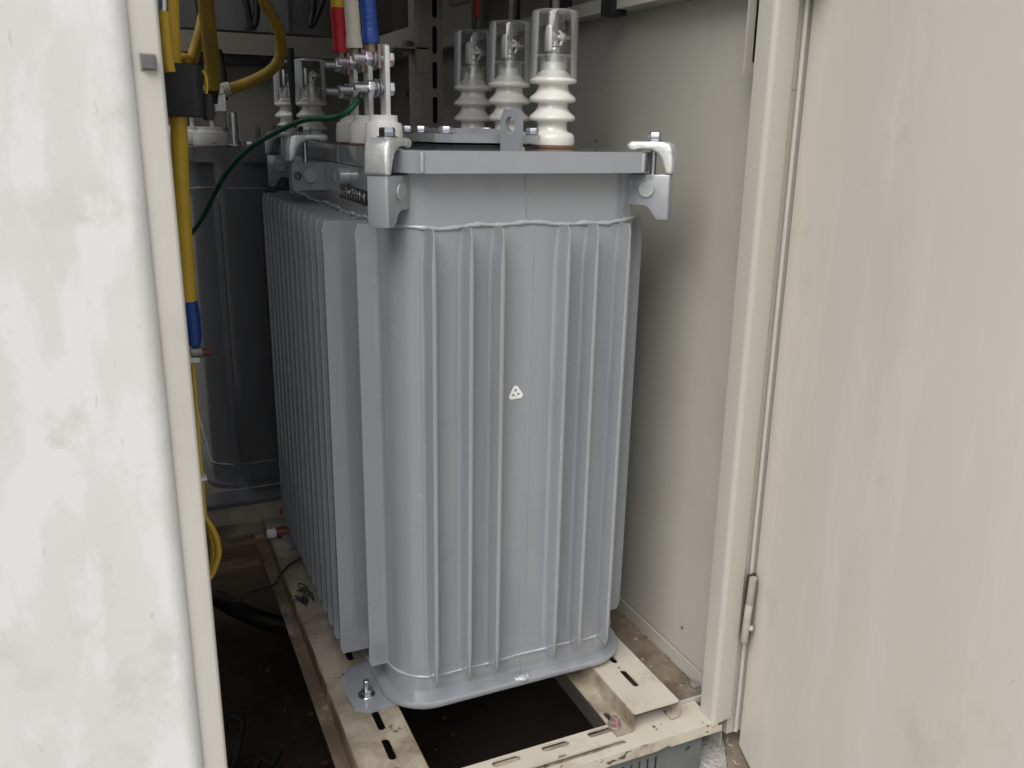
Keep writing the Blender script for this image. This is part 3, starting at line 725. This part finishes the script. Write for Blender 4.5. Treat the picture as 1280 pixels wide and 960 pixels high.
rr_ = make_rail('support_rail', 'clean beige steel rail with black slots on the right ending open beside the door post', .1395, .2295, .1125, -.137, .80, sR, 'sillpaint', fs, foot_mat='dirtyrail')
v = at(768, 905, z=SZ+.005)
bo = MB(); bo.cyl((v.x, v.y, SZ+.0032), (0,0,1), .0115, .002); bo.hexa((v.x, v.y, SZ+.0052), (0,0,1), .0145, .008); bo.cyl((v.x, v.y, SZ+.013), (0,0,1), .0045, .006)
bo.box((v.x-.001, v.y-.0122, SZ+.0053), (v.x+.0012, v.y-.001, SZ+.0195)) if False else None
b_ = bo.build('bolt', 'rust', rr_)
MB().box((v.x-.0011, v.y-.0082, SZ+.0055), (v.x+.0011, v.y-.0046, SZ+.0192)).bevel(.0004, 1).build('check_mark', 'pink', b_)
# copper bolt on the left rail, far end
v = at(349, 669, z=RT+.004)
cbm = thing('grounding_bolt', 'short copper grounding bolt with a white wrapped end on the left rail', 'bolt', (v.x, v.y, RT))
MB().cyl((v.x-.006, v.y, RT+.0115), (1, 0, 0), .0115, .034).build('shank', 'copper', cbm); MB().cyl((v.x-.026, v.y, RT+.0110), (1, 0, .0), .0105, .0195).build('wrapped_end', 'sticker', cbm)
# loose black lead lying across the left rail
pts = [at(376, 698, z=.02), at(362, 706, z=.022), at(350, 719, z=.018), at(345, 729, z=.015), at(330, 735, z=-.02), at(310, 741, z=-.04), at(296, 752, z=-.06), at(284, 744, z=-.06)]
tag(MB().tube(spline(pts, 8), .0026, 8).build('loose_lead', 'dusty'), 'thin black lead looping over the muddy left rail down into the pit', 'wire')
rag = MB(); rnd = random.Random(5)
for k in range(7):
    a = at(382+rnd.uniform(-6, 6), 742+rnd.uniform(-12, 14), z=.016); 
    rag.tube(spline([a+Vector((rnd.uniform(-.012, .012), rnd.uniform(-.02, .02), rnd.uniform(0, .010))) for _ in range(5)], 5), .0012, 6)
tag(rag.build('string_scrap', 'dusty'), 'tangled grey scrap of string on the left rail below the fins', 'string')

# cross beams carrying the rear transformer
cbx = MB(); cbx.box((-1.2, .80, -.020), (.20, .9, .010)); cbx.bevel(.003, 2)
o = cbx.build('cross_beam', 'dirtyrail'); settle(o); tag(o, 'beige steel beam lying across the cabinet just in front of the rear transformer base', 'beam', 'cross beams under the rear transformer')
cb2 = MB(); cb2.box((-1.2, .905, -.006), (.20, .98, .0195)); cb2.bevel(.002, 2)
o = cb2.build('cross_beam', 'greyrear'); settle(o); tag(o, 'dark grey steel foot beam directly under the rear transformer', 'beam', 'cross beams under the rear transformer')
for k, (y0, y1, zt, lab) in enumerate(((.755, .795, -.022, 'upper'), (.700, .745, -.050, 'lower'))):
    w = MB(); w.box((-1.0, y0, zt-.03), (-.312, y1, zt)); w.bevel(.003, 2)
    o = w.build('timber_board', 'wood'); settle(o); tag(o, f'rough brown board set across the pit, the {lab} of the two stepped boards', 'board', 'boards across the pit')

# pit below
structure(MB().box((XL_, -.15, -.40), (XR, YB, -.37)).build('pit_floor', 'pit'))
pts = [at(272, 748, z=-.20), at(290, 758, z=-.19), at(320, 772, z=-.19), at(350, 780, z=-.2), at(392, 786, z=-.22), at(430, 786, z=-.25)]
tag(MB().tube(spline(pts, 8), .0205, 16).build('black_conduit', 'black'), 'thick black conduit curving through the dark pit beside the left rail', 'conduit')
for k, (pp, lab) in enumerate((([(292, 962), (300, 925), (303, 905), (295, 897), (284, 900), (280, 915)], 'dusty grey wire curled in a hook at the bottom of the pit'),
                               ([(318, 962), (326, 950), (340, 955), (350, 940)], 'short dusty wire end on the pit floor by the lower photo edge'))):
    w = MB().tube(spline([at(x, y, z=-.30) for x, y in pp], 8), .0058, 10).build('pit_wire', 'dusty'); settle(w); tag(w, lab, 'wire')
db = MB(); rnd = random.Random(21)
for k in range(160):
    x = -.55+.6*rnd.random(); y = -.1+.9*rnd.random(); s_ = .002+.006*rnd.random()**2
    db.lathe([(0, -s_*.4), (s_, -.1*s_), (s_*.8, .3*s_), (0, s_*.5)], 6, Matrix.Translation((x, y, -.368)) @ Matrix.Rotation(rnd.random()*6, 4, 'Z') @ Matrix.Diagonal((1, .4+rnd.random(), 1, 1)))
o = db.build('pit_debris', 'mud'); o['kind'] = 'stuff'

# ------------------------------------------------------------------ inner frame
PY = .95
a = at(519, 60, y=PY); b = at(553, 60, y=PY); wd = b.x-a.x
po = thing('slotted_post', 'tall beige slotted steel post behind the transformer, left of the bushings', 'post', ((a.x+b.x)/2, PY, -.02))
hs = []
zc = at(540, 49.7, y=PY).z
for k in range(-11, 6): hs.append(slot(.014, zc+k*.0790, .0118, .0615))
xm = (a.x+b.x)/2
mb_holed([(-wd/2+.012, -.02), (wd/2, -.02), (wd/2, ZT-.003), (-wd/2+.012, ZT-.003)], hs, .003, frame((xm, PY, 0), (1, 0, 0), (0, 0, 1))).build('slotted_face', 'beige', po)
MB().box((a.x+.010, PY+.036, -.02), (b.x, PY+.040, ZT-.003)).box((b.x-.003, PY+.002, -.02), (b.x, PY+.0355, ZT-.003)).build('dark_slot_backing', 'black', po)  # black backing added so the slots look like dark hollows
MB().box((a.x, PY+.004, -.02), (a.x+.006, PY+.05, ZT-.003)).box((a.x+.006, PY+.002, -.02), (a.x+.0125, PY+.012, ZT-.003)).bevel(.001, 1).build('flange', 'frame', po)
bk = MB(); c0 = at(521, 59, y=PY-.004)
bk.box((c0.x-.002, PY-.008, c0.z-.055), (c0.x+.028, PY-.0035, c0.z)); bk.box((c0.x-.055, PY-.008, c0.z-.004), (c0.x+.028, PY+.035, c0.z)); bk.bevel(.0015, 2)
brk = bk.build('bracket', 'frame', po)
bo = MB(); c1 = at(510, 54, y=PY+.01); bo.hexa((c1.x, PY+.012, c0.z), (0,0,1), .022, .014); bo.hexa((c1.x, PY+.012, c0.z-.016), (0,0,1), .02, .011); bo.build('bolt', 'rust', brk)
e0 = at(517, 45, y=PY+.03)
o = MB().box((e0.x-.005, PY+.02, e0.z-.02), (e0.x+.035, YB-.005, e0.z+.022)).bevel(.002, 2).build('frame_beam', 'frame'); settle(o)
tag(o, 'beige steel beam running back from the slotted post', 'beam', 'inner frame beams')
zb = at(300, 54, y=1.3).z
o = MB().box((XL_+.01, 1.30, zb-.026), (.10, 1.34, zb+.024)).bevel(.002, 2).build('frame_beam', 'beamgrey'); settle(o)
tag(o, 'beige steel beam crossing the cabinet behind the looped yellow cable', 'beam', 'inner frame beams')
o = MB().box((XL_+.01, 1.315, zb-.050), (.10, 1.335, zb-.034)).build('frame_beam', 'black'); settle(o)
tag(o, 'thin black bar just under the beige beam behind the looped yellow cable', 'beam', 'inner frame beams')
# beam along the right wall
p0 = at(714, 17, x=.285); p1 = at(860, -17, x=.285)
wb_ = thing('wall_beam', 'beige steel beam running along the right wall above the nearest bushing', 'beam', (.285, p0.y, p0.z))
zz = p0.z
MB().box((.280, p1.y-.3, zz-.011), (.3215, YB-.005, zz+.011)).bevel(.0015, 2).build('bar', 'frame', wb_)
for pxx in (766, 700):
    p = at(pxx, 8, x=.283)
    MB().box((.270, p.y-.018, zz-.020), (.30, p.y+.018, zz+.03)).bevel(.003, 2).build('cable_clip', 'black', wb_)
# high-voltage rack above the bushings, with an added tray for shade
rk = thing('equipment_rack', 'dark steel rack with an added shade tray above the capped bushings at the photo top', 'rack', (.12, .5, 1.165))
MB().box((-.02, .52, 1.165), (.26, .55, 1.195)).bevel(.002, 2).build('cross_bar', 'frame', rk)
MB().box((.21, .3, 1.165), (.235, .9, 1.190)).bevel(.002, 2).build('side_bar', 'frame', rk)
MB().box((-.02, .72, 1.205), (.315, .95, 1.25)).bevel(.004, 2).build('shade_tray', 'darkgrey', rk)  # unseen tray, added to cast shade on the right wall
# dark grey apparatus on the back beam
bx = thing('apparatus_case', 'dark grey metal case standing on the back beam at the top', 'case', (-.35, 1.32, zb+.024))
MB().box((-.62, 1.305, zb+.030), (.02, 1.60, 1.60)).bevel(.012, 3).build('body', 'darkgrey', bx)
rb2 = MB()
for x in (-.40, -.29, -.185, -.08): rb2.box((x-.003, 1.297, zb+.036), (x+.003, 1.306, 1.595))
rb2.bevel(.001, 1).build('rib', 'darkgrey', bx)
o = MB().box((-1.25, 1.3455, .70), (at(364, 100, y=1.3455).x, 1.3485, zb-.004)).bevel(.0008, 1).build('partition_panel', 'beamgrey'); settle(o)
tag(o, 'dim beige partition panel below the back beam, behind the rear transformer terminals', 'panel')

# ------------------------------------------------------------------ cables
def cable(name, label, pts, r, material, sleeve=None, lug=None, seg=16, cat='cable', group=None, n=10):
    P = spline(pts, n)
    t = thing(name, label, cat, tuple(P[0]), group)
    MB().tube(P, r, seg).build('sheath', material, t, sharp=60)
    return t
# three colour-marked cables on the front terminals
def lv_cable(i, colour, top, label):
    x, y, z = LV[i]; X = x-.0165
    pts = [Vector((X, y, z+.150)), Vector((X-.001, y+.001, z+.175)), Vector((X-.002, y+.003, z+.22)), Vector((X+.004, y+.015, z+.31)), Vector((X+.02, y+.05, z+.45))]
    t = cable('power_cable', label, pts, .0100, 'yellow', group='colour marked cables on the terminals')
    P = spline(pts, 40); S_ = []; 
    S_ = [p for p in P if z+.151 < p.z < z+.202+(.004 if i else .012)]
    S_ = [Vector((X+.0006, y, z+.138)), Vector((X+.0003, y, z+.145))]+S_[::3]
    MB().tube(S_, [.0113+.0013*max(0, 1-k/6)+.0003*sin(k*1.7) for k in range(len(S_))], 16).build('sleeve', colour, t, sharp=60)
    lgm = MB(); lgm.tube([Vector((X+.0005, y, z+.126)), Vector((X, y, z+.140))], .0088, 14)
    lgm.prism([(-.0115, 0), (.0115, 0), (.0115, .02), (.009, .032), (-.009, .032), (-.0115, .02)], -.0022, .0022, frame((x-.0085+.0018, y, z+.105), (0, 1, 0), (0, 0, 1)))
    lgm.build('cable_lug', 'lug', t)
lv_cable(0, 'blue', None, 'cable with a blue sleeve on the nearest front terminal')
lv_cable(1, 'white', None, 'yellow cable with a white sleeve on the middle front terminal')
lv_cable(2, 'red', None, 'yellow cable with a red sleeve on the farthest front terminal')
# high-voltage leads rising from the caps
for i, (y, m_, dx, lab) in enumerate(((.17, 'greycable', .0, 'grey high voltage lead rising from the nearest capped bushing'), (.34, 'greycable', .004, 'grey high voltage lead rising from the middle capped bushing'),
                          (.51, 'black', .004, 'black high voltage lead with a red marker rising from the farthest capped bushing'))):
    pts = [Vector((.119, y, .8745+.166)), Vector((.119+dx*.2, y, 1.08)), Vector((.119+dx, y+.003, 1.12)), Vector((.121+dx*2, y+.01, 1.17)), Vector((.126+dx*3, y+.03, 1.30))]
    t = cable('high_voltage_lead', lab, pts, .0058 if i == 0 else .0048, m_, group='leads rising from the capped bushings')
    if i == 2: MB().tube([Vector((.1235, y+.0035, 1.098)), Vector((.126, y+.007, 1.135)), Vector((.1275, y+.009, 1.158))], .0072, 14).build('marker_sleeve', 'red', t)
# earth wire
gp = [(447, 124, .262), (443, 131, .262), (436, 138, .262), (425, 145, .27), (408, 148, .30), (385, 149, .34), (362, 157, .39), (338, 169, .44), (315, 183, .50), (296, 200, .55), (279, 222, .60), (266, 246, .64), (254, 270, .68), (242, 288, .70), (228, 305, .72), (212, 318, .74)]
ew = thing('earth_wire', 'green earth wire sweeping left from the front terminals over the rear transformer', 'wire', tuple(at(447, 124, y=.262)))
MB().tube(spline([at(x, y, y=d) for x, y, d in gp], 8), .0046, 14).build('sheath', 'green', ew, sharp=60)
a0 = at(452, 112, y=.262); MB().tube(spline([at(447, 124, y=.262), at(450, 117, y=.262), a0], 4), .0052, 12).build('cable_lug', 'dusty', ew)
# yellow cable in front-left with black current transformer
yc = thing('power_cable', 'bright yellow cable hanging beside the white door with a blue taped end', 'cable', tuple(at(240, 440, y=.2)))
Y0 = .2
MB().tube(spline([at(212, -40, y=Y0), at(213.5, 40, y=Y0), at(219, 110, y=Y0), at(223, 150, y=Y0), at(226.5, 240, y=Y0), at(233, 340, y=Y0), at(236.5, 385, y=Y0)], 8), .0113, 18).build('sheath', 'yellow', yc, sharp=60)
MB().tube(spline([at(236.2, 376, y=Y0), at(238, 392, y=Y0), at(240.5, 410, y=Y0), at(241.5, 425, y=Y0), at(241, 432, y=Y0)], 6), [.0122, .0118, .012, .0121, .0122, .0126, .013, .0134, .0132, .0129, .0125, .0122, .0121, .0122, .0122, .0121, .012, .0119, .0118, .0117, .0115, .0113, .011, .0105, .0095], 16).build('sleeve', 'blue', yc, sharp=60)
lm = MB(); v = at(243, 440, y=Y0); lm.box((v.x-.010, Y0-.002, v.z-.016), (v.x+.006, Y0+.002, v.z+.016)); lm.cyl((v.x-.004, Y0, v.z), (.97, -.2, .0), .0085, .016); lm.build('cable_lug', 'tin', yc)
MB().cyl((v.x+.0095, Y0-.003, v.z-.0005), (.97, -.2, -.02), .0055, .013).build('bolt', 'copper', yc)
# second yellow cable at the very left, behind the door edge
o = thing('power_cable', 'yellow cable end under a grey clamp, wedged between white door and current transformer', 'cable', tuple(at(206, 60, y=.1)))
MB().tube(spline([at(204, 14, y=.12), at(206, 40, y=.12), at(210, 75, y=.12), at(213, 90, y=.12)], 6), .0066, 14).build('sheath', 'yellow', o, sharp=60)
v = at(203.5, -20, y=.12); w = at(203.5, 14, y=.12); MB().tube([v, w, w-Vector((0, 0, .002))], .006, 14).build('clamp_sleeve', 'zinc', o)
ct = thing('current_transformer', 'black block current transformer around the yellow cable beside the white door', 'current transformer', tuple(at(232, 147, y=.2)))
c0 = at(205, 78, y=.17); c1 = at(256, 146, y=.17)
zt_, zb_ = at(232, 79, y=.17).z, at(232, 146, y=.17).z
xm0 = at(200, 110, y=.17).x; xm1 = at(256, 110, y=.17).x
cm = MB(); rot = Matrix.Translation(((xm0+xm1)/2, .2, 0)) @ Matrix.Rotation(R_(-6), 4, 'Z') @ Matrix.Translation((-(xm0+xm1)/2, -.2, 0))
cm.prism(rrect(xm0, .168, xm1, .25, .012, 5), zb_, zt_, rot); cm.bevel(.003, 2, 50); cm.build('casing', 'blackmatt', ct, sharp=40)
cm = MB(); cm.prism(rrect(xm1-.002, .18, xm1+.012, .235, .005, 4), zb_-.004, zb_+.03, rot); cm.bevel(.002, 2, 50); cm.build('terminal_block', 'blackmatt', ct)
q = [at(253, 88, y=.16), at(257, 95, y=.16), at(258.5, 108, y=.16), at(258, 117, y=.16)]
MB().tube(spline(q, 6), .0019, 8).build('secondary_lead', 'yellow', ct)
# aged yellow cables to the rear transformer
rg = 'aged yellow cables of the rear transformer'
t = cable('power_cable', 'thick aged yellow cable coming straight down beside the current transformer', [at(256, -60, y=.95), at(257, 0, y=.95), at(261, 40, y=.97), at(265, 80, y=.99), at(265, 112, y=1.0)], .0165, 'olive', group=rg)
v = at(265, 112, y=1.0); MB().tube([v, v-Vector((0, 0, .014)), v-Vector((0, 0, .03))], [.0165, .012, .010], 14).build('cable_lug', 'dusty', t)
t = cable('power_cable', 'aged yellow cable looping right and back to the white rear terminal', [at(318, -60, y=.95), at(330, 0, y=.97), at(339, 18, y=.98), at(349, 40, y=1.0), at(351.5, 62, y=1.02), at(347, 78, y=1.03), at(336, 90, y=1.04), at(320, 99, y=1.05), at(303, 106, y=1.06), at(287, 111, y=1.06)], .0125, 'olive', group=rg)
v = at(287, 111, y=1.06); MB().tube([v, v+Vector((-.012, 0, -.003)), v+Vector((-.03, 0, -.006))], [.016, .016, .011], 14).build('sleeve', 'white', t)
w = v+Vector((-.024, -.01, -.004)); MB().hexa((w.x, w.y-.012, w.z), (0, -1, 0), .018, .008).box((w.x-.012, w.y-.002, w.z-.045), (w.x+.012, w.y+.002, w.z+.012)).build('cable_lug', 'tin', t)
cable('power_cable', 'aged yellow cable slanting down behind the current transformer', [at(258, 5, y=1.12), at(252, 35, y=1.12), at(245, 60, y=1.12), at(239, 78, y=1.12), at(232, 95, y=1.12)], .0135, 'olive', group=rg)
cable('power_cable', 'short stub of aged yellow cable just above the current transformer', [at(216, 82, y=1.1), at(222, 75, y=1.1), at(231, 73, y=1.1), at(236, 79, y=1.1), at(237, 92, y=1.1)], .0120, 'olive', group=rg)
# black leads at the back
bg = 'black leads hanging at the back'
for lab, pp, r, Y in (('black lead in a narrow loop hanging in front of the dark grey case', [(302, -20), (308, 5), (312, 25), (316, 34), (320, 25), (321, 5), (318, -20)], .0085, 1.22),
                      ('black lead hanging from the photo top left of the red sleeve', [(410, -20), (402, 5), (394, 25), (388, 32), (391, 15), (393, -20)], .0075, 1.22),
                      ('black lead running straight down right of the thick yellow cable', [(273, 62), (277, 80), (280, 104), (281, 125)], .0085, 1.25),
                      ('black lead running down left of the rear glass capped bushings', [(363, 60), (364, 90), (367, 120), (371, 160)], .0085, 1.12),
                      ('dark slim lead left of the thick yellow cable at the photo top', [(243, -20), (246, 5), (250, 25), (256, 45)], .005, 1.2),
                      ('black lead slanting down behind the farthest capped bushing', [(590, -20), (578, 5), (562, 35), (545, 70), (530, 100), (510, 120)], .012, 1.3),
                      ('black lead hanging behind the two nearer capped bushings', [(652, -20), (650, 5), (648, 25), (640, 60), (630, 100)], .006, .75)):
    w = MB().tube(spline([at(x, y, y=Y) for x, y in pp], 8), r, 10).build('black_lead', 'black'); settle(w); tag(w, lab, 'lead', bg)
# thin yellow wire by the door, with a loop
tw = [(241, 455), (243, 480), (247, 530), (251, 580), (254.5, 620), (257, 645), (262, 655), (270, 672), (273, 692), (268, 710), (262, 722)]
w = MB().tube(spline([at(x, y, y=.16) for x, y in tw], 8), [.0026+.0024*min(1, max(0, (k-38)/14)) for k in range(81)], 12).build('control_wire', 'yellow'); settle(w)
tag(w, 'thin yellow wire running down the white door edge and bulging in a loop', 'wire', 'thin yellow wires by the door')
w = MB().tube(spline([at(x, y, y=.2) for x, y in ((259, 650), (262, 664), (266, 682), (265, 702), (259, 722))], 8), .0046, 12).build('control_wire', 'olive'); settle(w)
tag(w, 'short dull yellow wire inside the loop beside the white door', 'wire', 'thin yellow wires by the door')
tie = at(253.5, 597, y=.158)
tag(MB().box((tie.x-.004, .150, tie.z-.0022), (tie.x+.005, .166, tie.z+.0022)).bevel(.0008, 1).build('cable_tie', 'sticker'), 'small white cable tie around the thin yellow wire by the door', 'cable tie')
v = at(353, 644, y=.82)
w = MB().tube([v+Vector((0, 0, .016)), v, v-Vector((0, 0, .01))], .006, 10).build('marker_cap', 'red'); settle(w)
tag(w, 'small red cap at the rear end of the left rail', 'cap')

# ------------------------------------------------------------------ ground outside
gr = MB(); gr.box((-30, -40, -.42), (30, -.155, -.39)); structure(gr.build('ground', 'yard'))
pl = MB()
cst = at_z(884, 925, -.11); 
pl.prism([(.268, -.50), (.268, -.10), (.60, -.10), (.60, -.50)], -.39, -.105); pl.bevel(.008, 2)
structure(pl.build('plinth', 'concrete'))
ms = MB(); A = [at(903, 912, z=-.101), at(921, 905, z=-.101), at(950, 975, z=-.101), at(912, 975, z=-.101)]
n_ = 24; rnd = random.Random(2)
lft = [A[0].lerp(A[3], k/n_*1.6)+Vector((rnd.uniform(-.0018, .0018), rnd.uniform(-.0018, .0018), 0)) for k in range(n_+1)]
rgt = [A[1].lerp(A[2], k/n_*1.6)+Vector((.03, 0, 0)) for k in range(n_+1)]
poly = [(p.x, p.y) for p in lft]+[(p.x, p.y) for p in reversed(rgt)]
ms.prism(poly, -.1052, -.0985); o = ms.build('mud_strip', 'mud'); structure(o)

# ------------------------------------------------------------------ light
w = bpy.data.worlds.new('World'); S.world = w; w.use_nodes = True
nt = w.node_tree; bgd = nt.nodes['Background']
sky = nt.nodes.new('ShaderNodeTexSky'); sky.sky_type = 'NISHITA'; sky.sun_disc = False
EL, AZ = R_(50), R_(228)      # azimuth measured from +Y clockwise: the light comes from the front, a little from the left
sky.sun_elevation = EL; sky.sun_rotation = AZ; sky.air_density = 1; sky.dust_density = 4; sky.ozone_density = 1
hs_ = nt.nodes.new('ShaderNodeHueSaturation'); hs_.inputs['Saturation'].default_value = .5
nt.links.new(sky.outputs[0], hs_.inputs['Color']); nt.links.new(hs_.outputs[0], bgd.inputs[0])
bgd.inputs[1].default_value = .085
sl_ = bpy.data.lights.new('sun', 'SUN'); sl_.energy = 1.4; sl_.angle = R_(48); sl_.color = (1, .985, .96)
so = bpy.data.objects.new('sun', sl_); COL.objects.link(so)
dirv = Vector((sin(AZ)*cos(EL), cos(AZ)*cos(EL), sin(EL)))
so.rotation_euler = dirv.to_track_quat('Z', 'Y').to_euler()
S.view_settings.view_transform = 'Standard'; S.view_settings.look = 'None'; S.view_settings.gamma = 1
S.view_settings.use_curve_mapping = False
S.view_settings.exposure = .88
S.cycles.use_denoising = True
S.cycles.max_bounces = 12; S.cycles.diffuse_bounces = 6; S.cycles.transmission_bounces = 12; S.cycles.glossy_bounces = 5; S.cycles.transparent_max_bounces = 12
S.cycles.caustics_refractive = False; S.cycles.caustics_reflective = False
